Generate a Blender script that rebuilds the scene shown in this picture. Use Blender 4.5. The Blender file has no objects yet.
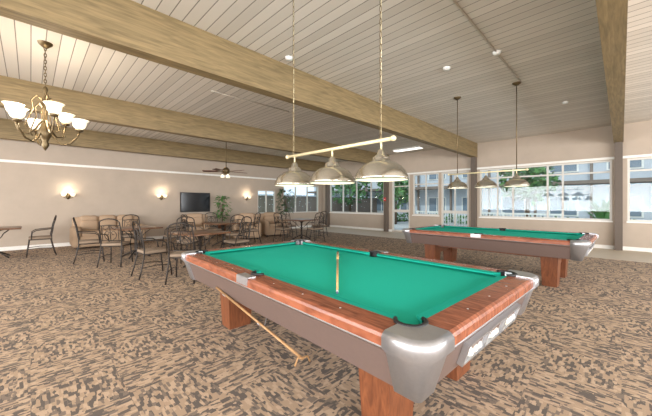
import bpy, bmesh, math, random
from mathutils import Vector, Matrix
random.seed(4)
sc = bpy.context.scene
try:
    sc.view_settings.view_transform = 'Standard'
    sc.view_settings.look = 'None'
    sc.view_settings.exposure = 0.12
except Exception: pass
CAMH = 1.37; H = 3.67; XW = -12.5; YW = 12.2; XE = 6.0; YB = -6.0

def lin(c):
    return tuple(((v/255)/12.92 if v/255 <= 0.04045 else ((v/255+0.055)/1.055)**2.4) for v in c)+(1,)

# ---------------- materials ----------------
def mat(name, col, rough=0.5, metal=0.0, noise=None, bump=0.0, spec=0.5, emit=None, es=0):
    m = bpy.data.materials.new(name); m.use_nodes = True
    nt = m.node_tree; b = nt.nodes['Principled BSDF']
    c = lin(col)
    b.inputs['Base Color'].default_value = c
    b.inputs['Roughness'].default_value = rough
    b.inputs['Metallic'].default_value = metal
    b.inputs['Specular IOR Level'].default_value = spec
    tc = nt.nodes.new('ShaderNodeTexCoord')
    n = nt.nodes.new('ShaderNodeTexNoise'); n.inputs['Scale'].default_value = noise or 12
    n.inputs['Detail'].default_value = 4
    nt.links.new(tc.outputs['Object'], n.inputs['Vector'])
    mx = nt.nodes.new('ShaderNodeMix'); mx.data_type = 'RGBA'
    mx.inputs[6].default_value = tuple(v*0.9 for v in c[:3])+(1,)
    mx.inputs[7].default_value = tuple(min(1, v*1.08) for v in c[:3])+(1,)
    nt.links.new(n.outputs['Fac'], mx.inputs[0]); nt.links.new(mx.outputs[2], b.inputs['Base Color'])
    if bump:
        bp = nt.nodes.new('ShaderNodeBump'); bp.inputs['Strength'].default_value = bump
        bp.inputs['Distance'].default_value = 0.01
        nt.links.new(n.outputs['Fac'], bp.inputs['Height']); nt.links.new(bp.outputs[0], b.inputs['Normal'])
    if emit:
        b.inputs['Emission Color'].default_value = lin(emit); b.inputs['Emission Strength'].default_value = es
    return m

def wood(name, c1, c2, scale=(1, 12, 12), rough=0.4, dist=2.0, nscale=2.5):
    m = bpy.data.materials.new(name); m.use_nodes = True
    nt = m.node_tree; b = nt.nodes['Principled BSDF']
    tc = nt.nodes.new('ShaderNodeTexCoord'); mp = nt.nodes.new('ShaderNodeMapping')
    mp.inputs['Scale'].default_value = scale
    n = nt.nodes.new('ShaderNodeTexNoise'); n.inputs['Scale'].default_value = nscale
    n.inputs['Detail'].default_value = 6; n.inputs['Distortion'].default_value = dist
    r = nt.nodes.new('ShaderNodeValToRGB')
    r.color_ramp.elements[0].position = 0.3; r.color_ramp.elements[0].color = lin(c1)
    r.color_ramp.elements[1].position = 0.7; r.color_ramp.elements[1].color = lin(c2)
    L = nt.links.new
    L(tc.outputs['Object'], mp.inputs[0]); L(mp.outputs[0], n.inputs['Vector']); L(n.outputs['Fac'], r.inputs[0])
    L(r.outputs[0], b.inputs['Base Color']); b.inputs['Roughness'].default_value = rough
    return m

def carpet():
    m = bpy.data.materials.new('carpet_pattern'); m.use_nodes = True
    nt = m.node_tree; b = nt.nodes['Principled BSDF']; L = nt.links.new
    tc = nt.nodes.new('ShaderNodeTexCoord')
    def layer(sx, sy, off):
        mp = nt.nodes.new('ShaderNodeMapping'); mp.inputs['Scale'].default_value = (sx, sy, 1)
        mp.inputs['Location'].default_value = (off, off*2, 0)
        v = nt.nodes.new('ShaderNodeTexVoronoi'); v.distance = 'CHEBYCHEV'; v.inputs['Scale'].default_value = 1
        v.inputs['Randomness'].default_value = 0.7
        L(tc.outputs['Object'], mp.inputs[0]); L(mp.outputs[0], v.inputs['Vector'])
        s = nt.nodes.new('ShaderNodeSeparateColor'); L(v.outputs['Color'], s.inputs[0])
        return s.outputs[0]
    a = layer(19, 50, 0.3); c = layer(50, 19, 4.1)
    ch = nt.nodes.new('ShaderNodeTexChecker'); ch.inputs['Scale'].default_value = 2.0
    ch.inputs['Color1'].default_value = (0, 0, 0, 1); ch.inputs['Color2'].default_value = (1, 1, 1, 1)
    L(tc.outputs['Object'], ch.inputs['Vector'])
    mx = nt.nodes.new('ShaderNodeMix'); mx.data_type = 'FLOAT'
    L(ch.outputs['Fac'], mx.inputs[0]); L(a, mx.inputs[2]); L(c, mx.inputs[3])
    n2 = nt.nodes.new('ShaderNodeTexNoise'); n2.inputs['Scale'].default_value = 9.0; n2.inputs['Detail'].default_value = 2
    L(tc.outputs['Object'], n2.inputs['Vector'])
    ad = nt.nodes.new('ShaderNodeMath'); ad.operation = 'MULTIPLY_ADD'; ad.inputs[1].default_value = 0.6
    L(n2.outputs['Fac'], ad.inputs[0])
    L(mx.outputs[0], ad.inputs[2])
    sb = nt.nodes.new('ShaderNodeMath'); sb.operation = 'SUBTRACT'; sb.inputs[1].default_value = 0.30
    L(ad.outputs[0], sb.inputs[0])
    r = nt.nodes.new('ShaderNodeValToRGB'); r.color_ramp.interpolation = 'CONSTANT'
    e = r.color_ramp.elements
    e[0].position = 0; e[0].color = lin((106, 98, 92))
    e[1].position = 0.28; e[1].color = lin((132, 119, 108))
    x = e.new(0.46); x.color = lin((176, 153, 130))
    x = e.new(0.80); x.color = lin((192, 168, 144))
    L(sb.outputs[0], r.inputs[0])
    n = nt.nodes.new('ShaderNodeTexNoise'); n.inputs['Scale'].default_value = 220
    L(tc.outputs['Object'], n.inputs['Vector'])
    m2 = nt.nodes.new('ShaderNodeMix'); m2.data_type = 'RGBA'; m2.blend_type = 'MULTIPLY'; m2.inputs[0].default_value = 0.6
    L(r.outputs[0], m2.inputs[6])
    rr = nt.nodes.new('ShaderNodeMapRange'); rr.inputs[3].default_value = 0.5; rr.inputs[4].default_value = 1.4
    L(n.outputs['Fac'], rr.inputs[0]); L(rr.outputs[0], m2.inputs[7])
    L(m2.outputs[2], b.inputs['Base Color'])
    b.inputs['Roughness'].default_value = 0.95; b.inputs['Specular IOR Level'].default_value = 0.1
    bp = nt.nodes.new('ShaderNodeBump'); bp.inputs['Strength'].default_value = 0.3; bp.inputs['Distance'].default_value = 0.01
    L(n.outputs['Fac'], bp.inputs['Height']); L(bp.outputs[0], b.inputs['Normal'])
    return m

def planks():
    m = bpy.data.materials.new('ceiling_planks'); m.use_nodes = True
    nt = m.node_tree; b = nt.nodes['Principled BSDF']; L = nt.links.new
    tc = nt.nodes.new('ShaderNodeTexCoord'); sx = nt.nodes.new('ShaderNodeSeparateXYZ'); L(tc.outputs['Object'], sx.inputs[0])
    d = nt.nodes.new('ShaderNodeMath'); d.operation = 'DIVIDE'; d.inputs[1].default_value = 0.15; L(sx.outputs['Y'], d.inputs[0])
    fr = nt.nodes.new('ShaderNodeMath'); fr.operation = 'FRACT'; L(d.outputs[0], fr.inputs[0])
    fl = nt.nodes.new('ShaderNodeMath'); fl.operation = 'FLOOR'; L(d.outputs[0], fl.inputs[0])
    wn = nt.nodes.new('ShaderNodeTexWhiteNoise'); wn.noise_dimensions = '1D'; L(fl.outputs[0], wn.inputs['W'])
    r = nt.nodes.new('ShaderNodeValToRGB'); e = r.color_ramp.elements
    e[0].position = 0.0; e[0].color = (0.22, 0.2, 0.18, 1)
    e[1].position = 0.10; e[1].color = (1, 1, 1, 1)
    x = e.new(0.05); x.color = (0.3, 0.28, 0.26, 1)
    L(fr.outputs[0], r.inputs[0])
    mx = nt.nodes.new('ShaderNodeMix'); mx.data_type = 'RGBA'
    mx.inputs[6].default_value = lin((200, 193, 183)); mx.inputs[7].default_value = lin((218, 211, 201))
    L(wn.outputs['Value'], mx.inputs[0])
    mu = nt.nodes.new('ShaderNodeMix'); mu.data_type = 'RGBA'; mu.blend_type = 'MULTIPLY'; mu.inputs[0].default_value = 1
    L(mx.outputs[2], mu.inputs[6]); L(r.outputs[0], mu.inputs[7]); L(mu.outputs[2], b.inputs['Base Color'])
    bp = nt.nodes.new('ShaderNodeBump'); bp.inputs['Strength'].default_value = 0.5; bp.inputs['Distance'].default_value = 0.01
    L(r.outputs[0], bp.inputs['Height']); L(bp.outputs[0], b.inputs['Normal'])
    b.inputs['Roughness'].default_value = 0.6
    return m

def glassmat():
    m = bpy.data.materials.new('window_glass'); m.use_nodes = True
    nt = m.node_tree; nt.nodes.clear(); L = nt.links.new
    o = nt.nodes.new('ShaderNodeOutputMaterial'); t = nt.nodes.new('ShaderNodeBsdfTransparent')
    t.inputs[0].default_value = (0.90, 0.96, 0.98, 1)
    g = nt.nodes.new('ShaderNodeBsdfGlossy'); g.inputs['Roughness'].default_value = 0.02
    mx = nt.nodes.new('ShaderNodeMixShader'); mx.inputs[0].default_value = 0.03
    L(t.outputs[0], mx.inputs[1]); L(g.outputs[0], mx.inputs[2]); L(mx.outputs[0], o.inputs[0])
    return m

M_CARPET = carpet(); M_PLANK = planks(); M_GLASS = glassmat()
M_WALL = mat('wall_paint', (182, 167, 151), 0.8, noise=3)
M_TRIM = mat('trim_white', (238, 236, 230), 0.5)
M_BEAM = wood('beam_wood', (108, 92, 62), (144, 123, 86), (14, 1.2, 14), 0.6, 0.6)
M_COL = mat('column_paint', (100, 88, 78), 0.6)
M_TILE = mat('vinyl_floor', (190, 175, 154), 0.5, noise=6)
M_FELT = mat('green_cloth', (38, 182, 160), 0.9, noise=300, spec=0.1)
M_FELT2 = mat('green_cushion', (28, 162, 142), 0.9, noise=300, spec=0.1)
M_RAIL = wood('rail_wood', (110, 60, 42), (166, 100, 72), (2, 14, 4), 0.27, 1.0)
M_APRON = mat('apron_laminate', (106, 89, 83), 0.35, noise=40)
M_CHROME = mat('cap_metal', (188, 189, 193), 0.33, 0.8, noise=60)
M_BLACK = mat('black_rubber', (18, 18, 20), 0.5)
M_WHITE = mat('white_plastic', (235, 235, 232), 0.35)
M_LEG = wood('leg_wood', (96, 54, 34), (134, 80, 50), (10, 10, 1.5), 0.35)
M_IRON = mat('wrought_iron', (54, 47, 42), 0.45, 0.4)
M_SEAT = mat('seat_fabric', (140, 122, 104), 0.9, noise=60)
M_TOP = wood('table_top_wood', (96, 66, 46), (128, 92, 66), (2, 12, 2), 0.3)
M_SHADE = mat('brushed_metal_shade', (200, 195, 182), 0.22, 0.92, noise=50)
M_SHADEIN = mat('shade_inner', (240, 236, 220), 0.5, emit=(255, 240, 210), es=0.6)
M_BAR = mat('lamp_bar_cream', (222, 208, 168), 0.35, 0.2)
M_CUE = wood('cue_maple', (196, 154, 100), (216, 178, 126), (3, 3, 3), 0.3)
M_STICK = wood('stick_wood', (150, 112, 72), (178, 138, 94), (3, 3, 3), 0.4)
M_BRONZE = mat('bronze', (104, 88, 62), 0.4, 0.7)
M_GLOW = mat('frosted_glass', (250, 244, 228), 0.4, emit=(255, 236, 200), es=0.8)
M_SOFA = mat('sofa_fabric', (176, 150, 124), 0.9, noise=40, bump=0.2)
M_FAN = wood('fan_wood', (84, 48, 34), (110, 66, 46), (6, 6, 6), 0.4)
M_TV = mat('screen_black', (22, 24, 28), 0.12)
M_DGLASS = mat('dark_window_glass', (116, 132, 146), 0.1)
M_LEAF = mat('leaf_green', (84, 132, 68), 0.6, noise=8)
M_LEAFD = mat('leaf_dark', (50, 90, 48), 0.6, noise=8)
M_POT = mat('pot_clay', (150, 104, 78), 0.7)
M_SOIL = mat('soil', (60, 46, 36), 0.9)
M_TRUNK = mat('trunk', (98, 78, 60), 0.8)
M_CONC = mat('courtyard_concrete', (176, 176, 176), 0.8, noise=2)
M_STUC = mat('stucco', (196, 202, 210), 0.8, noise=4)
M_ROOF = mat('roof_brown', (124, 110, 100), 0.8, noise=10)
M_ALU = mat('window_frame_metal', (210, 206, 198), 0.4)
M_RED = mat('red_plastic', (190, 30, 26), 0.4)
M_BALLS = [mat('ball_'+n, c, 0.15) for n, c in (('white', (240, 238, 228)), ('cream', (226, 220, 204)), ('silver', (200, 200, 200)), ('blue', (110, 120, 150)))]

# ---------------- builder ----------------
class B:
    def __init__(s, mats): s.bm = bmesh.new(); s.mats = mats
    def mi(s, m):
        if m not in s.mats: s.mats.append(m)
        return s.mats.index(m)
    def face(s, vs, m, sm=False):
        try:
            f = s.bm.faces.new(vs); f.material_index = s.mi(m); f.smooth = sm; return f
        except ValueError: return None
    def box(s, c, sz, m, rot=None, taper=1.0):
        c = Vector(c); hx, hy, hz = [v/2 for v in sz]; vs = []
        for z in (-1, 1):
            t = taper if z < 0 else 1.0
            for x, y in ((-1, -1), (1, -1), (1, 1), (-1, 1)):
                p = Vector((x*hx*t, y*hy*t, z*hz))
                if rot is not None: p = rot @ p
                vs.append(s.bm.verts.new(c+p))
        for q in ((3, 2, 1, 0), (4, 5, 6, 7), (0, 1, 5, 4), (1, 2, 6, 5), (2, 3, 7, 6), (3, 0, 4, 7)):
            s.face([vs[i] for i in q], m)
    def rbox(s, c, sz, r, m, seg=3):
        t = bmesh.new(); bmesh.ops.create_cube(t, size=1)
        bmesh.ops.scale(t, vec=sz, verts=t.verts)
        bmesh.ops.bevel(t, geom=t.edges[:], offset=r, segments=seg, affect='EDGES', profile=0.5)
        mp = {v: s.bm.verts.new(v.co+Vector(c)) for v in t.verts}
        for f in t.faces: s.face([mp[v] for v in f.verts], m, True)
        t.free()
    def tube(s, pts, r, m, n=7, closed=False, caps=True):
        pts = [Vector(p) for p in pts]; rs = r if isinstance(r, (list, tuple)) else [r]*len(pts)
        N = len(pts); rings = []; up = None
        for i, p in enumerate(pts):
            if closed: t = (pts[(i+1) % N]-pts[i-1])
            else: t = pts[min(i+1, N-1)]-pts[max(i-1, 0)]
            t.normalize()
            if up is None:
                up = Vector((0, 0, 1)) if abs(t.z) < 0.9 else Vector((1, 0, 0))
            up = (up-t*up.dot(t))
            if up.length < 1e-5: up = t.orthogonal()
            up.normalize(); sd = t.cross(up)
            rings.append([s.bm.verts.new(p+(up*math.cos(a)+sd*math.sin(a))*rs[i]) for a in [2*math.pi*k/n for k in range(n)]])
        for i in range(N if closed else N-1):
            a, b = rings[i], rings[(i+1) % N]
            for k in range(n): s.face([a[k], a[(k+1) % n], b[(k+1) % n], b[k]], m, True)
        if caps and not closed:
            s.face(rings[0][::-1], m); s.face(rings[-1], m)
    def lathe(s, prof, c, m, n=24, axis=None, sm=True):
        c = Vector(c); rings = []
        for r, z in prof:
            if r < 1e-6: rings.append([s.bm.verts.new(c+Vector((0, 0, z)))])
            else: rings.append([s.bm.verts.new(c+Vector((r*math.cos(2*math.pi*k/n), r*math.sin(2*math.pi*k/n), z))) for k in range(n)])
        for a, b in zip(rings, rings[1:]):
            for k in range(n):
                k2 = (k+1) % n
                if len(a) == 1 and len(b) == 1: continue
                if len(a) == 1: s.face([a[0], b[k2], b[k]], m, sm)
                elif len(b) == 1: s.face([a[k], a[k2], b[0]], m, sm)
                else: s.face([a[k], a[k2], b[k2], b[k]], m, sm)
    def sphere(s, c, r, m, n=12, sz=1.0):
        s.lathe([(r*math.sin(math.pi*i/8), -r*sz*math.cos(math.pi*i/8)) for i in range(9)], c, m, n)
    def addmesh(s, me):
        s.bm.from_mesh(me)
    def mesh(s, name):
        bmesh.ops.recalc_face_normals(s.bm, faces=s.bm.faces[:])
        me = bpy.data.meshes.new(name); s.bm.to_mesh(me); s.bm.free()
        for m in s.mats: me.materials.append(m)
        return me
    def obj(s, name, loc=(0, 0, 0), rz=0):
        o = bpy.data.objects.new(name, s.mesh(name)); o.location = loc; o.rotation_euler = (0, 0, rz)
        sc.collection.objects.link(o); return o
def inst(o, name, loc, rz=0):
    c = bpy.data.objects.new(name, o.data); c.location = loc; c.rotation_euler = (0, 0, rz)
    sc.collection.objects.link(c); return c

# ---------------- shell ----------------
b = B([M_CARPET]); b.box(((XW+XE)/2, (YB+YW)/2, -0.05), (XE-XW+.4, YW-YB+.4, 0.1), M_CARPET); b.obj('floor')
b = B([M_TILE]); b.box(((XW+XE)/2, 11.1, 0.002), (XE-XW, 2.19, 0.004), M_TILE); b.obj('floor_vinyl_strip')
b = B([M_PLANK]); b.box(((XW+XE)/2, (YB+YW)/2, H+0.05), (XE-XW+.4, YW-YB+.4, 0.1), M_PLANK); b.obj('ceiling')

def wall(name, axis, pos, out, a0, a1, ops):
    bb = B([M_WALL]); T = 0.2
    xs = sorted({a0, a1, *[o[0] for o in ops], *[o[1] for o in ops]})
    def put(u0, u1, z0, z1):
        if z1-z0 < 1e-4: return
        c = ((u0+u1)/2, pos+out*T/2, (z0+z1)/2); s = (u1-u0, T, z1-z0)
        if axis == 'y': c = (c[1], c[0], c[2]); s = (s[1], s[0], s[2])
        bb.box(c, s, M_WALL)
    for u0, u1 in zip(xs, xs[1:]):
        o = [q for q in ops if q[0] <= u0+1e-6 and q[1] >= u1-1e-6]
        if o: put(u0, u1, 0, o[0][2]); put(u0, u1, o[0][3], H)
        else: put(u0, u1, 0, H)
    return bb.obj(name)
def window(name, axis, pos, out, a0, a1, z0, z1, mull, transom=None, fr=0.05, glass=True, bar=None):
    bb = B([M_ALU])
    def put(u0, u1, za, zb, m, t=0.08, off=0.06):
        c = ((u0+u1)/2, pos+out*off, (za+zb)/2); s = (u1-u0, t, zb-za)
        if axis == 'y': c = (c[1], c[0], c[2]); s = (s[1], s[0], s[2])
        bb.box(c, s, m)
    put(a0, a1, z0, z0+fr, M_ALU); put(a0, a1, z1-fr, z1, M_ALU)
    put(a0, a0+fr, z0+fr, z1-fr, M_ALU); put(a1-fr, a1, z0+fr, z1-fr, M_ALU)
    for q in mull: put(q-.025, q+.025, z0+fr, z1-fr, M_ALU, 0.07)
    if transom: put(a0+fr, a1-fr, transom-.025, transom+.025, M_ALU, 0.06)
    if bar: put(a0+fr, a1-fr, bar-.06, bar+.06, M_ALU, 0.06)
    if glass: put(a0+fr, a1-fr, z0+fr, z1-fr, M_GLASS, 0.008, 0.07)
    return bb.obj(name)
SILL, HEAD = 0.84, 2.65
far_ops = [(-11.9, -8.2, SILL, HEAD), (-7.75, -6.8, 0.03, HEAD), (-6.65, -5.45, SILL, HEAD), (-5.35, -4.25, 0.03, HEAD), (-3.85, -0.2, SILL, HEAD), (0.12, 5.6, SILL, HEAD)]
wall('wall_far', 'x', YW, 1, XW-.2, XE+.2, far_ops)
left_ops = [(7.8, 8.85, 0.85, 2.0), (9.35, 11.9, SILL, 2.35)]
wall('wall_left', 'y', XW, -1, YB, YW, left_ops)
back_ops = [(-11, 5, 0.7, 2.8)]
wall('wall_back', 'x', YB, -1, XW-.2, XE+.2, back_ops)
wall('wall_right', 'y', XE, 1, YB, YW, [(-5, 11, 0.7, 2.8)])
window('window_1', 'x', YW, 1, *far_ops[0], [-10.9, -9.95, -9.0], None)
window('door_1', 'x', YW, 1, *far_ops[1], [], 2.15, fr=0.08, bar=1.0)
window('window_2', 'x', YW, 1, *far_ops[2], [-6.05], 2.2)
window('door_2', 'x', YW, 1, *far_ops[3], [-4.8], 2.15, fr=0.07, bar=1.0)
window('window_3', 'x', YW, 1, *far_ops[4], [-3.25, -2.75, -1.75, -1.35], 2.3)
window('window_4', 'x', YW, 1, *far_ops[5], [1.1, 2.2, 3.3, 4.4], 2.3)
window('window_5', 'y', XW, -1, *left_ops[0], [8.32])
window('window_6', 'y', XW, -1, *left_ops[1], [10.2, 11.05])
window('window_7', 'x', YB, -1, *back_ops[0], [-8, -5, -2, 1, 3])
window('window_8', 'y', XE, 1, -5, 11, 0.7, 2.8, [-3, 0, 3, 6, 9])
def bx(name, c, s, m):
    q = B([m]); q.box(c, s, m); return q.obj(name)
bx('trim_1', (XW+.015, (YB+YW)/2, 2.58), (.03, YW-YB, .07), M_TRIM)
bx('trim_2', ((XW+XE)/2, YW-.015, 2.70), (XE-XW-.06, .03, .07), M_TRIM)
q = B([M_TRIM])
for o in far_ops:
    if o[2] > .5: q.box(((o[0]+o[1])/2, YW-.02, SILL-.02), (o[1]-o[0]+.04, .08, .04), M_TRIM)
q.obj('trim_3')
bx('baseboard_left', (XW+.012, (YB+YW)/2, .055), (.024, YW-YB, .11), M_TRIM)
q = B([M_TRIM])
for a, c in ((XW+.03, -7.75), (-6.8, -5.35), (-4.25, XE)):
    q.box(((a+c)/2, YW-.012, .055), (c-a, .024, .11), M_TRIM)
q.obj('baseboard_far')
for xr in (-11.87, -7.9, -3.93, 0.04, 4.01):
    q = B([M_BEAM]); q.box((xr-.1, (YB+YW)/2, H-.27), (.2, YW-YB, .54), M_BEAM); q.obj('ceiling_beam')
    q = B([M_COL]); q.box((xr-.1, YW-.1, (H-.54)/2), (.17, .2, H-.54), M_COL); q.obj('column')
q = B([M_RED]); q.rbox((-8.0, YW-.225, 1.55), (.12, .05, .16), .01, M_RED); q.box((-8.0, YW-.252, 1.54), (.07, .006, .03), M_WHITE); q.obj('fire_alarm_pull')

# ---------------- pool table ----------------
HX, HY, RC = 1.54, 0.89, 0.11
def perim(o, r=RC, n=8, hx=HX, hy=HY):
    rr = max(r-o, 0.004); out = []
    for cx, cy, a0 in ((1, 1, 0), (-1, 1, 90), (-1, -1, 180), (1, -1, 270)):
        for k in range(n+1):
            a = math.radians(a0+90*k/n)
            out.append((cx*(hx-o-rr)+rr*math.cos(a), cy*(hy-o-rr)+rr*math.sin(a)))
    return out
PM = [M_BLACK, M_RAIL, M_APRON, M_FELT, M_FELT2, M_CHROME, M_WHITE, M_LEG]
def boolcut(me, cutters):
    o = bpy.data.objects.new('tmp', me); sc.collection.objects.link(o); cs = []
    for c in cutters:
        co = bpy.data.objects.new('cut', c); sc.collection.objects.link(co); cs.append(co)
        md = o.modifiers.new('b', 'BOOLEAN'); md.operation = 'DIFFERENCE'; md.solver = 'EXACT'; md.object = co
    dg = bpy.context.evaluated_depsgraph_get(); dg.update()
    res = bpy.data.meshes.new_from_object(o.evaluated_get(dg))
    for x in cs+[o]: bpy.data.objects.remove(x)
    return res
def cyl(c, r):
    q = B([M_BLACK]); q.lathe([(0, -.2), (r, -.2), (r, .2), (0, .2)], c, M_BLACK, 24, sm=False); return q.mesh('c')
PK = [(sx*(HX-.19), sy*(HY-.19), .068) for sx in (-1, 1) for sy in (-1, 1)]+[(0, sy*(HY-.155), .058) for sy in (-1, 1)]
def pool_table():
    f = B(list(PM)); prof = [(.095, .515), (.035, .70), (.0, .735), (.0, .775), (.006, .79), (.02, .80), (.158, .80), (.158, .70), (.2, .66), (.2, .515)]
    mts = [M_APRON, M_APRON, M_RAIL, M_RAIL, M_RAIL, M_RAIL, M_RAIL, M_BLACK, M_BLACK, M_APRON]
    rings = [[f.bm.verts.new((x, y, z)) for x, y in perim(o)] for o, z in prof]
    N = len(rings[0])
    for i in range(len(rings)):
        a, c = rings[i], rings[(i+1) % len(rings)]
        for k in range(N): f.face([a[k], a[(k+1) % N], c[(k+1) % N], c[k]], mts[i])
    fm = boolcut(f.mesh('f'), [cyl((x, y, .72), r) for x, y, r in PK])
    d = B(list(PM)); d.box((0, 0, .725), (2*(HX-.15), 2*(HY-.15), .075), M_FELT)
    dm = boolcut(d.mesh('d'), [cyl((x, y, .72), r) for x, y, r in PK])
    t = B(list(PM)); t.addmesh(fm); t.addmesh(dm)
    for ff in t.bm.faces: ff.smooth = False
    def cushion(p0, p1, inn, c0, c1):
        p0, p1, inn = Vector((*p0, 0)), Vector((*p1, 0)), Vector((*inn, 0)); dr = (p1-p0).normalized()
        q0 = p0+inn*.062+dr*c0; q1 = p1+inn*.062-dr*c1
        V = [t.bm.verts.new(v) for v in (p0+Vector((0, 0, .80)), p1+Vector((0, 0, .80)), q1+Vector((0, 0, .796)), q0+Vector((0, 0, .796)),
             p0+Vector((0, 0, .762)), p1+Vector((0, 0, .762)), q1+Vector((0, 0, .785))-inn*.002, q0+Vector((0, 0, .785))-inn*.002, )]
        for qd in ((0, 1, 2, 3), (3, 2, 6, 7), (7, 6, 5, 4), (0, 3, 7, 4), (1, 5, 6, 2), (0, 4, 5, 1)):
            t.face([V[i] for i in qd], M_FELT2)
    xi, yi = HX-.157, HY-.157
    for sy in (-1, 1):
        cushion((.058, sy*yi), (HX-.235, sy*yi), (0, -sy), .03, .06)
        cushion((-HX+.235, sy*yi), (-.058, sy*yi), (0, -sy), .06, .03)
    for sx in (-1, 1):
        cushion((sx*xi, -HY+.235), (sx*xi, HY-.235), (-sx, 0), .06, .06)
    cp = [(.082, .505), (.02, .70), (-.014, .735), (-.014, .782), (-.006, .798), (.012, .808), (.135, .808), (.135, .79), (.15, .505)]
    for ci, (cx, cy) in enumerate(((1, 1), (-1, 1), (-1, -1), (1, -1))):
        rows = []
        for o, z in cp:
            pts = perim(o)[ci*9:(ci+1)*9]
            a0 = math.radians(90*ci); tg0 = Vector((math.sin(a0), -math.cos(a0))); a1 = a0+math.pi/2; tg1 = Vector((-math.sin(a1), math.cos(a1)))
            base0 = Vector(perim(0)[ci*9])+tg0*.10; base1 = Vector(perim(0)[ci*9+8])+tg1*.10
            n0 = Vector((math.cos(a0), math.sin(a0))); n1 = Vector((math.cos(a1), math.sin(a1)))
            pts = [base0-n0*o]+[Vector(p) for p in pts]+[base1-n1*o]
            rows.append([t.bm.verts.new((p.x, p.y, z)) for p in pts])
        for i in range(len(rows)):
            r0, r1 = rows[i], rows[(i+1) % len(rows)]
            for k in range(len(r0)-1): t.face([r0[k], r0[k+1], r1[k+1], r1[k]], M_CHROME, i not in (5, 6, 7, 8))
        t.face([r[0] for r in rows], M_CHROME); t.face([r[-1] for r in rows][::-1], M_CHROME)
    for x, y, r in PK:
        t.lathe([(r-.001, .76), (r-.004, .60), (0, .58)], (x, y, 0), M_BLACK, 20)
        ca = math.atan2((1 if y > 0 else -1), (0 if x == 0 else (1 if x > 0 else -1)))
        sp = math.radians(112 if x else 88)
        t.tube([(x+(r+.004)*math.cos(ca+sp*k/8), y+(r+.004)*math.sin(ca+sp*k/8), .806) for k in range(-8, 9)], .011, M_BLACK, 8)
        if x == 0:
            s = 1 if y > 0 else -1
            t.box((0, s*(HY-.035), .802), (.17, .072, .01), M_CHROME); t.box((0, s*(HY+.001), .775), (.17, .01, .06), M_CHROME)
    for sy in (-1, 1):
        for k in (-3, -2, -1, 1, 2, 3): t.lathe([(.006, .801), (0, .802)], (k*.33, sy*(HY-.075), 0), M_WHITE, 8)
    for sx in (-1, 1):
        for k in (-1, 0, 1): t.lathe([(.006, .801), (0, .802)], (sx*(HX-.075), k*.32, 0), M_WHITE, 8)
    rg = [[t.bm.verts.new((x, y, z)) for x, y in perim(o)] for o, z in ((.0, .736), (-.003, .732), (.0, .727), (.010, .727))]
    for a, c in zip(rg, rg[1:]):
        for k in range(N): t.face([a[k], a[(k+1) % N], c[(k+1) % N], c[k]], M_CHROME)
    t.box((0, 0, .61), (2*(HX-.19), 2*(HY-.19), .16), M_APRON)
    t.box((0, 0, .50), (2.3, 1.0, .10), M_LEG)
    for sx in (-1, 1):
        for sy in (-1, 1):
            t.box((sx*1.03, sy*.44, .26), (.24, .30, .52), M_LEG, taper=.82)
            t.box((sx*1.03, sy*.44, .01), (.17, .22, .02), M_BLACK)
        t.box((sx*1.03, 0, .36), (.10, .62, .14), M_LEG)
    ang = math.atan2(.06, .185); R = Matrix.Rotation(ang, 3, 'Y')
    cx = HX-.065+.004; zc = .6075
    def rb(dx, y, dz, sx, sy, sz, m):
        t.box(Vector((cx, y, zc))+R @ Vector((dx, 0, dz)), (sx, sy, sz), m, R)
    rb(.004, 0, 0, .006, .86, .115, M_APRON)
    rb(.012, 0, .058, .03, .88, .012, M_CHROME); rb(.012, 0, -.058, .03, .88, .012, M_CHROME)
    for y in (-.435, -.15, .15, .435): rb(.012, y, 0, .03, .016, .12, M_CHROME)
    for y0 in (-.29, 0.0, .29):
        rb(.008, y0, .0, .005, .25, .095, M_WHITE)
        rb(.0115, y0+.03, .006, .003, .15, .055, M_APRON)
    for k, y in enumerate((-.34, -.28, -.22, -.02, .04, .26, .32, .38)):
        t.sphere(Vector((cx, y, zc))+R @ Vector((.004, 0, -.022)), .027, M_BALLS[(0, 1, 2, 0, 1, 1, 0, 2)[k]], 12)
    return t.obj('pool_table', (-2.035, 2.045, 0), math.radians(-2.4))
pt = pool_table()
inst(pt, 'pool_table', (-1.86, 6.60, 0), math.radians(-.8))

def cue(name, a, c, r0=.007, r1=.015):
    q = B([M_CUE]); a, c = Vector(a), Vector(c); P = lambda f: a.lerp(c, f)
    q.tube([P(0), P(.01)], r0*.95, M_BALLS[3], 8); q.tube([P(.01), P(.03)], r0, M_WHITE, 8)
    q.tube([P(.03), P(.7)], [r0, (r0+r1)/2], M_CUE, 10); q.tube([P(.7), P(.97)], [(r0+r1)/2, r1], M_CUE, 10)
    q.tube([P(.97), P(1)], r1, M_BLACK, 10)
    return q.obj(name)
cue('pool_cue', (-1.335, 1.44, .7735), (-2.40, 2.60, .7805), .0075, .015)
q = B([M_STICK])
A0 = Vector((-2.74, 1.26, .56)); A1 = Vector((-1.36, 1.16, .43))
q.tube([A0, A1], [.011, .008], M_STICK, 10)
q.tube([A1+Vector(v) for v in ((-.01, -.05, -.03), (-.01, -.03, .012), (0, 0, .005), (.01, .03, .012), (.01, .05, -.03))], .006, M_STICK, 6)
for f in (.15, .62):
    p = A0.lerp(A1, f)
    q.tube([p+Vector((0, .06, .53-p.z)), p+Vector((0, .04, -.02)), p+Vector((0, 0, -.018)), p+Vector((0, -.025, .01))], .004, M_CHROME, 6)
q.obj('mechanical_bridge_stick')

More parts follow.
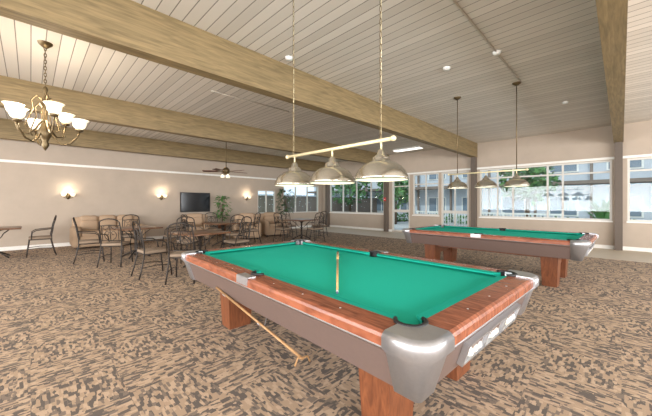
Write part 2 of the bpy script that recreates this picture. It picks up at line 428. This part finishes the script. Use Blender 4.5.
# ---------------- billiard light ----------------
def billiard_light(name, xs, y, zb, zbar, dx0, dx1, cx, chain=True):
    q = B([M_SHADE])
    for x in xs:
        pr = [(.205, 0), (.212, .003), (.209, .018), (.200, .04), (.182, .075), (.152, .108), (.115, .132), (.078, .145), (.07, .15), (.068, .168), (.058, .185), (.036, .195), (.03, .225), (.012, .245), (0, .245)]
        q.lathe(pr, (x, y, zb), M_SHADE, 32)
        q.lathe([(.204, .001), (.19, .035), (.15, .095), (.0, .13)], (x, y, zb), M_SHADEIN, 32)
        q.sphere((x, y, zb+.07), .035, M_GLOW, 10)
        q.tube([(x, y, zb+.24), (x, y, zbar)], .008, M_BAR, 8)
    q.tube([(dx0, y, zbar), (dx1, y, zbar)], .015, M_BAR, 10)
    for x in (dx0, dx1): q.sphere((x, y, zbar), .023, M_BAR, 10)
    for x in cx:
        if chain:
            n = int((H-zbar)/.05)
            for k in range(n):
                zc = zbar+(k+.5)*(H-zbar)/n; a = (k % 2)*math.pi/2
                q.tube([(x+.009*math.cos(t)*math.cos(a), y+.009*math.cos(t)*math.sin(a), zc+.031*math.sin(t)) for t in [math.pi*2*j/8 for j in range(8)]], .003, M_BRONZE, 4, closed=True)
            q.tube([(x+.006, y, zbar), (x+.006, y, H)], .0025, M_BAR, 5)
        else: q.tube([(x, y, zbar), (x, y, H)], .008, M_BRONZE, 6)
        q.lathe([(0, H-.05), (.03, H-.05), (.07, H-.02), (.075, H)], (x, y, 0), M_WHITE if chain else M_BRONZE, 16)
    return q.obj(name)
billiard_light('billiard_pendant_light', (-2.40, -1.86, -1.33), 1.94, 1.55, 1.86, -2.52, -1.22, (-2.42, -1.335))
billiard_light('billiard_pendant_light', (-2.53, -1.96, -1.42), 6.58, 1.69, 2.0, -2.72, -1.25, (-2.53, -1.42), False)

# ---------------- chairs / tables ----------------
def chair():
    q = B([M_IRON]); R = .013
    for sx in (-1, 1):
        q.tube([(sx*.20, .20, .44), (sx*.205, .215, .3), (sx*.22, .24, .12), (sx*.225, .25, 0)], R, M_IRON)
        q.tube([(sx*.225, -.30, 0), (sx*.215, -.26, .15), (sx*.20, -.21, .40), (sx*.20, -.21, .55), (sx*.205, -.25, .8), (sx*.19, -.29, .96), (sx*.15, -.30, 1.0)], R, M_IRON)
        q.tube([(sx*.215, .225, .2), (sx*.21, 0, .22), (sx*.215, -.245, .2)], .008, M_IRON, 6)
        q.tube([(sx*.205, -.235, .70), (sx*.245, -.1, .69), (sx*.255, .08, .67), (sx*.24, .15, .62), (sx*.21, .17, .44)], .011, M_IRON, 6)
    q.tube([(-.15, -.30, 1.0), (-.08, -.305, 1.025), (0, -.307, 1.035), (.08, -.305, 1.025), (.15, -.30, 1.0)], R, M_IRON)
    q.tube([(-.2, -.215, .56), (0, -.225, .56), (.2, -.215, .56)], .009, M_IRON, 6)
    q.tube([(-.2, -.27, .88), (0, -.28, .90), (.2, -.27, .88)], .009, M_IRON, 6)
    def Y(z): return -.222-(z-.56)*.16
    for sx in (-1, 1):
        P = [(sx*.03, .56), (sx*.10, .62), (sx*.12, .70), (sx*.07, .77), (sx*.02, .74), (sx*.04, .69), (sx*.07, .70)]
        q.tube([(x, Y(z), z) for x, z in P], .007, M_IRON, 5)
        P = [(sx*.02, .90), (sx*.03, .84), (sx*.09, .80), (sx*.14, .84), (sx*.11, .87)]
        q.tube([(x, Y(z), z) for x, z in P], .007, M_IRON, 5)
        q.tube([(sx*.155, Y(z), z) for z in (.56, .7, .88)], .007, M_IRON, 5)
    q.tube([(0, Y(z), z) for z in (.56, .7, .9)], .008, M_IRON, 5)
    q.tube([(sx, sy, .435) for sx, sy in ((-.2, -.2), (.2, -.2), (.21, .2), (-.21, .2))], .012, M_IRON, 6, closed=True)
    q.rbox((0, 0, .468), (.43, .43, .06), .025, M_SEAT)
    return q
def vec_rz(dx, dy): return math.atan2(-dx, dy)
CH = chair().obj('dining_chair', (-10.75, .18, 0), vec_rz(-.3, -1)+.3)
def place_chair(x, y, tx, ty):
    inst(CH, 'dining_chair', (x, y, 0), vec_rz(tx-x, ty-y))
def table(sz=.92):
    q = B([M_TOP]); q.rbox((0, 0, .735), (sz, sz, .035), .012, M_TOP, 2)
    q.lathe([(0, .05), (.05, .05), (.035, .12), (.03, .6), (.06, .66), (.18, .70), (.2, .718)], (0, 0, 0), M_IRON, 14)
    for k in range(4):
        a = k*math.pi/2+math.pi/4; c, s = math.cos(a), math.sin(a)
        q.tube([(r*c, r*s, z) for r, z in ((.03, .16), (.12, .13), (.24, .07), (.34, .014))], .017, M_IRON, 7)
        q.tube([(r*c, r*s, z) for r, z in ((.03, .45), (.13, .50), (.2, .6), (.34, .70))], .011, M_IRON, 6)
    return q
T1 = table().obj('dining_table', (-11.0, -.62, 0))
groups = [((-6.35, 2.55), [(-5.50, 1.95), (-6.3, 1.65), (-7.25, 2.65), (-6.45, 3.45)]),
          ((-8.75, 1.9), [(-7.95, 1.35), (-8.85, 1.0), (-9.65, 2.0), (-8.75, 2.8)]),
          ((-8.9, 4.3), [(-8.0, 4.2), (-8.9, 3.4), (-9.8, 4.4), (-8.8, 5.2)]),
          ((-8.5, 7.2), [(-7.65, 7.1), (-8.4, 6.3), (-9.4, 7.3), (-8.5, 8.1)])]
for (tx, ty), cs in groups:
    inst(T1, 'dining_table', (tx, ty, 0), .15)
    for x, y in cs: place_chair(x, y, tx, ty)

# ---------------- sofas ----------------
def sofa(W, nm, seats):
    q = B([M_SOFA])
    q.rbox((0, 0, .22), (.85, W-.1, .34), .05, M_SOFA)
    for s in (-1, 1):
        q.rbox((.02, s*(W/2-.11), .35), (.88, .22, .60), .09, M_SOFA)
    w = (W-.44)/seats
    for k in range(seats):
        y = -W/2+.22+w*(k+.5)
        q.rbox((.10, y, .43), (.66, w-.01, .18), .06, M_SOFA)
        q.rbox((-.27, y, .66), (.24, w-.01, .36), .09, M_SOFA)
        q.rbox((-.32, y, .86), (.22, w-.02, .22), .09, M_SOFA)
    q.rbox((-.38, 0, .50), (.16, W-.12, .85), .07, M_SOFA)
    for sx in (-1, 1):
        for sy in (-1, 1): q.box((sx*.34, sy*(W/2-.14), .03), (.06, .06, .06), M_BLACK)
    return q
sofa(1.9, 's', 3).obj('sofa', (-11.7, 1.80, 0), 0)
rc = sofa(1.05, 'r', 1).obj('recliner_armchair', (-11.3, 4.35, 0), -.35)
inst(rc, 'recliner_armchair', (-10.3, 5.95, 0), -.5)
inst(rc, 'recliner_armchair', (-10.5, 7.3, 0), -.2)

# ---------------- chandelier ----------------
q = B([M_BRONZE]); cx, cy = 0, 0
q.lathe([(0, H-.07), (.03, H-.07), (.08, H-.02), (.085, H)], (cx, cy, 0), M_BRONZE, 16)
n = 12
for k in range(n):
    zc = 3.05+(k+.5)*(H-.06-3.05)/n; a = (k % 2)*math.pi/2
    q.tube([(cx+.014*math.cos(t)*math.cos(a), cy+.014*math.cos(t)*math.sin(a), zc+.032*math.sin(t)) for t in [math.pi*2*j/8 for j in range(8)]], .005, M_BRONZE, 5, closed=True)
q.lathe([(0, 3.06), (.02, 3.04), (.035, 3.0), (.02, 2.95), (.03, 2.85), (.055, 2.78), (.03, 2.70), (.025, 2.55), (.06, 2.45), (.085, 2.38), (.05, 2.30), (.03, 2.25), (.045, 2.2), (.02, 2.15), (0, 2.12)], (cx, cy, 0), M_BRONZE, 18)
for k in range(6):
    a = k*math.pi/3+.25; c, s = math.cos(a), math.sin(a); dz = 0 if k % 2 else .13; rr = .385 if k % 2 else .33
    P = [(.04, 2.42), (.10, 2.30), (.18, 2.22), (.28, 2.25), (rr-.02, 2.36), (rr, 2.44)]
    q.tube([(cx+r*c, cy+r*s, z+dz) for r, z in P], .012, M_BRONZE, 7)
    q.tube([(cx+r*c, cy+r*s, z+dz) for r, z in ((.03, 2.72), (.09, 2.78), (.15, 2.70), (.13, 2.58), (.22, 2.34), (.18, 2.3))], .008, M_BRONZE, 6)
    q.lathe([(0, 2.43), (.045, 2.44), (.05, 2.465), (.02, 2.475)], (cx+rr*c, cy+rr*s, dz), M_BRONZE, 14)
    q.lathe([(.03, 2.47), (.065, 2.50), (.08, 2.54), (.085, 2.58), (.115, 2.615), (.11, 2.615), (.075, 2.575), (.0, 2.51)], (cx+rr*c, cy+rr*s, dz), M_GLOW, 20)
q.obj('chandelier', (-5.86, .15, 0))
for k, y in enumerate((.85, 3.55, 7.2)):
    q = B([M_BRONZE]); q.lathe([(0, -.01), (.06, -.01), (.055, .02), (0, .03)], (0, 0, 0), M_BRONZE, 14)
    for v in q.bm.verts: v.co = Vector((v.co.z+.011, v.co.y, v.co.x*1.6))
    for s in (-1, 1):
        q.tube([(.02, 0, -.02), (.07, s*.05, -.06), (.10, s*.10, -.04), (.10, s*.11, .0)], .008, M_BRONZE, 6)
        q.lathe([(.02, 0), (.05, .02), (.06, .05), (.075, .10), (.07, .10), (.0, .02)], (.10, s*.11, 0), M_GLOW, 16)
    q.obj('wall_sconce', (XW, y, 1.58))
q = B([M_TV]); q.box((.03, 0, 0), (.06, 1.2, .80), M_BLACK); q.box((.0615, 0, 0), (.004, 1.14, .74), M_TV)
q.obj('wall_tv', (XW, 4.83, 1.40))
q = B([M_FAN]); q.lathe([(0, H-.06), (.05, H-.06), (.08, H)], (0, 0, 0), M_BRONZE, 14)
q.tube([(0, 0, 2.62), (0, 0, H)], .014, M_BRONZE, 8)
q.lathe([(0, 2.64), (.05, 2.63), (.12, 2.56), (.13, 2.46), (.08, 2.42), (.05, 2.38), (0, 2.38)], (0, 0, 0), M_BRONZE, 18)
for k in range(5):
    a = k*2*math.pi/5+.3; Rm = Matrix.Rotation(a, 3, 'Z') @ Matrix.Rotation(.2, 3, 'X')
    q.box(Matrix.Rotation(a, 3, 'Z') @ Vector((.20, 0, 2.49)), (.18, .04, .012), M_BRONZE, Rm)
    q.box(Matrix.Rotation(a, 3, 'Z') @ Vector((.53, 0, 2.49)), (.52, .15, .012), M_FAN, Rm)
for k in range(3):
    a = k*2*math.pi/3; q.lathe([(.02, 2.38), (.05, 2.34), (.07, 2.27), (.065, 2.27), (0, 2.34)], (.12*math.cos(a), .12*math.sin(a), 0), M_GLOW, 12)
    q.tube([(0, 0, 2.40), (.12*math.cos(a), .12*math.sin(a), 2.38)], .012, M_BRONZE, 6)
fan = q.obj('ceiling_fan', (-9.9, 4.9, 0))
for x, y in ((-3.72, 2.89), (-1.34, 5.02), (-2.1, 5.0), (-.9, 8.6)):
    q = B([M_WHITE]); q.lathe([(0, -.04), (.045, -.04), (.06, -.015), (.062, 0)], (0, 0, 0), M_WHITE, 18); q.obj('smoke_detector', (x, y, H))
M_CONDUIT = mat('conduit_paint', (200, 192, 180), 0.5)
q = B([M_CONDUIT]); q.tube([(-1.34, -5.9, H-.012), (-1.34, 6.5, H-.012)], .012, M_CONDUIT, 6); q.obj('ceiling_conduit')
q = B([M_CONDUIT]); q.tube([(-5.9, 2.6, H-.012), (-5.9, 4.6, H-.012)], .010, M_CONDUIT, 6); q.obj('ceiling_conduit')
M_TUBE = mat('fluorescent_diffuser', (250, 250, 246), 0.4, emit=(255, 252, 244), es=2.5)
q = B([M_TUBE]); q.box((0, 0, -.03), (1.25, .32, .06), M_WHITE); q.box((0, 0, -.066), (1.2, .27, .012), M_TUBE); q.obj('fluorescent_ceiling_light', (-6.35, 11.2, H))

# ---------------- plants ----------------
def plant(name, loc, ht, potr, poth, crown, leaf, n=130, kind='ficus', lm=M_LEAF):
    q = B([M_POT]); q.lathe([(0, 0), (potr*.7, 0), (potr, poth*.9), (potr*1.08, poth*.92), (potr*1.08, poth), (potr*.95, poth), (potr*.9, poth*.93)], (0, 0, 0), M_POT, 20)
    q.lathe([(potr*.92, poth*.93), (0, poth*.95)], (0, 0, 0), M_SOIL, 20)
    rnd = random.Random(len(name)+n)
    if kind == 'ficus':
        q.tube([(0, 0, poth*.9), (.02, .01, ht*.4), (-.01, 0, ht*.75)], [.022, .016, .01], M_TRUNK, 7)
        for k in range(n):
            a = rnd.uniform(0, 6.28); u = rnd.random()**.5; ph = rnd.uniform(-1, 1)
            p = Vector((crown*u*math.cos(a)*math.sqrt(1-ph*ph*.8), crown*u*math.sin(a)*math.sqrt(1-ph*ph*.8), ht*.70+ph*ht*.30))
            d = Vector((math.cos(a), math.sin(a), rnd.uniform(-.7, .5))).normalized(); s = d.cross(Vector((0, 0, 1))).normalized()*leaf*.3
            tip = p+d*leaf; mid = p+d*leaf*.5
            V = [q.bm.verts.new(v) for v in (p, mid+s, tip-Vector((0, 0, leaf*.25)), mid-s)]
            q.face(V, lm)
            if k % 6 == 0: q.tube([(0, 0, ht*.5), p], .004, M_TRUNK, 4)
    else:
        for k in range(n):
            a = rnd.uniform(0, 6.28); ln = rnd.uniform(.7, 1)*crown; e = rnd.uniform(.5, 1.3)
            pts = []
            for i in range(7):
                f = i/6; pts.append(Vector((math.cos(a)*ln*f*math.cos(e*(1-f*.2)), math.sin(a)*ln*f*math.cos(e*(1-f*.2)), poth*.9+(ht-poth)*(math.sin(e)*f*1.3-.55*f*f))))
            sd = Vector((-math.sin(a), math.cos(a), 0))*leaf
            prev = None
            for i, p in enumerate(pts):
                w = math.sin(math.pi*min(.98, .12+i/6*.86)); cur = [q.bm.verts.new(p+sd*w), q.bm.verts.new(p-sd*w)]
                if prev: q.face([prev[0], prev[1], cur[1], cur[0]], lm, True)
                prev = cur
    return q.obj(name, loc)
plant('potted_ficus_tree', (-11.7, 8.9, 0), 2.1, .2, .35, .42, .16, 220, lm=M_LEAFD)
plant('potted_plant', (-12.0, 5.75, 0), 1.7, .18, .5, .34, .15, 160)
plant('potted_palm', (-.43, 13.45, -.15), 2.2, .22, .6, .9, .06, 40, 'palm')

# ---------------- exterior ----------------
bx('courtyard_ground', (-4, 27, -.2), (60, 29, .1), M_CONC)
bx('garden_ground', (-27, 4, -.2), (28.5, 60, .1), M_LEAF)
def building(name, c, W, D, Hh):
    q = B([M_STUC]); q.box((0, 0, Hh/2), (W, D, Hh), M_STUC); q.box((0, 0, Hh+.15), (W+1.2, D+1.4, .3), M_ROOF)
    nx = int(W/2.6)
    for k in range(nx):
        x = -W/2+(k+.5)*W/nx
        for z in (1.35, 4.1):
            q.box((x, -D/2-.02, z), (1.5, .06, 1.3), M_TRIM); q.box((x-.35, -D/2-.06, z), (.62, .03, 1.16), M_DGLASS); q.box((x+.35, -D/2-.06, z), (.62, .03, 1.16), M_DGLASS)
        q.box((x+W/nx/2, -D/2-.6, Hh/2), (.14, .14, Hh), M_ROOF)
    q.box((0, -D/2-.6, 2.75), (W, 1.2, .2), M_ROOF)
    return q.obj(name, c)
building('apartment_building', (-4, 27, -.15), 44, 6, 5.6)
q = B([M_STUC]); q.box((0, 0, 1.0), (.2, 40, 2.0), M_ROOF); q.box((0, 0, 2.05), (.3, 40, .1), M_STUC); q.obj('garden_wall', (-17, 6, -.15))
q = B([M_TRIM])
for k in range(46): q.box((-8+k*.14, 0, .55), (.03, .03, .95), M_TRIM)
q.box((-4.9, 0, 1.05), (6.4, .06, .06), M_TRIM); q.box((-4.9, 0, .12), (6.4, .06, .06), M_TRIM)
for k in range(4): q.box((-8+k*2.1, 0, .55), (.08, .08, 1.1), M_TRIM)
q.obj('patio_railing', (0, 15.2, -.15))
def tree(loc, ht, cr, n):
    q = B([M_TRUNK]); rnd = random.Random(n)
    q.tube([(0, 0, 0), (.05, .02, ht*.5), (0, 0, ht*.8)], [.14, .1, .05], M_TRUNK, 8)
    for k in range(n):
        v = Vector((rnd.gauss(0, 1), rnd.gauss(0, 1), rnd.gauss(0, 1))).normalized()*cr*rnd.random()**.4
        p = v*1.0+Vector((0, 0, ht*.8)); d = Vector((rnd.uniform(-1, 1), rnd.uniform(-1, 1), rnd.uniform(-1, .4))).normalized(); s = d.orthogonal().normalized()*.11
        q.face([q.bm.verts.new(x) for x in (p, p+d*.16+s, p+d*.36, p+d*.16-s)], M_LEAF if k % 2 else M_LEAFD)
    return q.obj('courtyard_tree', loc)
for i, (x, y, h, c) in enumerate(((-3.6, 18.8, 3.6, 1.3), (-11.5, 18.5, 3.2, 1.3), (-16, 18.8, 4, 1.8), (3.5, 18.8, 3.5, 1.6))): tree((x, y, -.15), h, c, 600+i*37)
q = B([M_LEAF]); rnd = random.Random(9)
for k in range(1600):
    p = Vector((rnd.uniform(-14, 8), rnd.uniform(-.4, .4), rnd.uniform(0, .6))); d = Vector((rnd.uniform(-1, 1), rnd.uniform(-1, 1), rnd.uniform(-.2, 1))).normalized(); s = d.orthogonal().normalized()*.07
    q.face([q.bm.verts.new(x) for x in (p, p+d*.1+s, p+d*.22, p+d*.1-s)], M_LEAF if k % 2 else M_LEAFD)
q.obj('hedge', (0, 21.8, -.15))

# ---------------- lights ----------------
w = bpy.data.worlds.new('World'); sc.world = w; w.use_nodes = True
bg = w.node_tree.nodes['Background']; bg.inputs[0].default_value = (0.84, 0.92, 1.0, 1); bg.inputs[1].default_value = 1.4
sl = bpy.data.lights.new('sun', 'SUN'); sl.energy = 1.8; sl.angle = .03; sl.color = (1, .96, .9)
so = bpy.data.objects.new('sun', sl); so.rotation_euler = (math.radians(42), 0, math.radians(12)); sc.collection.objects.link(so)
def area(name, loc, rot, sx, sy, e, col=(1, 1, 1)):
    l = bpy.data.lights.new(name, 'AREA'); l.shape = 'RECTANGLE'; l.size = sx; l.size_y = sy; l.energy = e; l.color = col
    o = bpy.data.objects.new(name, l); o.location = loc; o.rotation_euler = rot; sc.collection.objects.link(o)
area('fill_light_right', (XE-.15, 3, 1.75), (0, math.radians(90), 0), 2.0, 15, 1250, (1, .99, .985))  # added fill lamp inside the right wall, out of view, brightens the room
area('fill_light_back', (-3, YB+.15, 1.75), (math.radians(90), 0, 0), 15, 2.0, 1250, (1, .99, .985))  # second added fill, behind the camera, evens out the interior light
def pt_l(loc, e, r=.12, col=(1, .85, .65)):
    l = bpy.data.lights.new('bulb', 'POINT'); l.energy = e; l.shadow_soft_size = r; l.color = col
    o = bpy.data.objects.new('bulb_light', l); o.location = loc; sc.collection.objects.link(o)
pt_l((-5.86, .15, 2.75), 60)
for y in (.85, 3.55, 7.2): pt_l((XW+.18, y, 1.80), 5, .05)

cam = bpy.data.cameras.new('Camera'); co = bpy.data.objects.new('Camera', cam); sc.collection.objects.link(co)
cam.sensor_width = 36; cam.sensor_fit = 'HORIZONTAL'; cam.lens = 295.5/652*36; cam.shift_y = -5/652
co.location = (0, 0, CAMH); co.rotation_euler = (math.radians(90), 0, math.radians(45)); cam.clip_start = .05
sc.camera = co
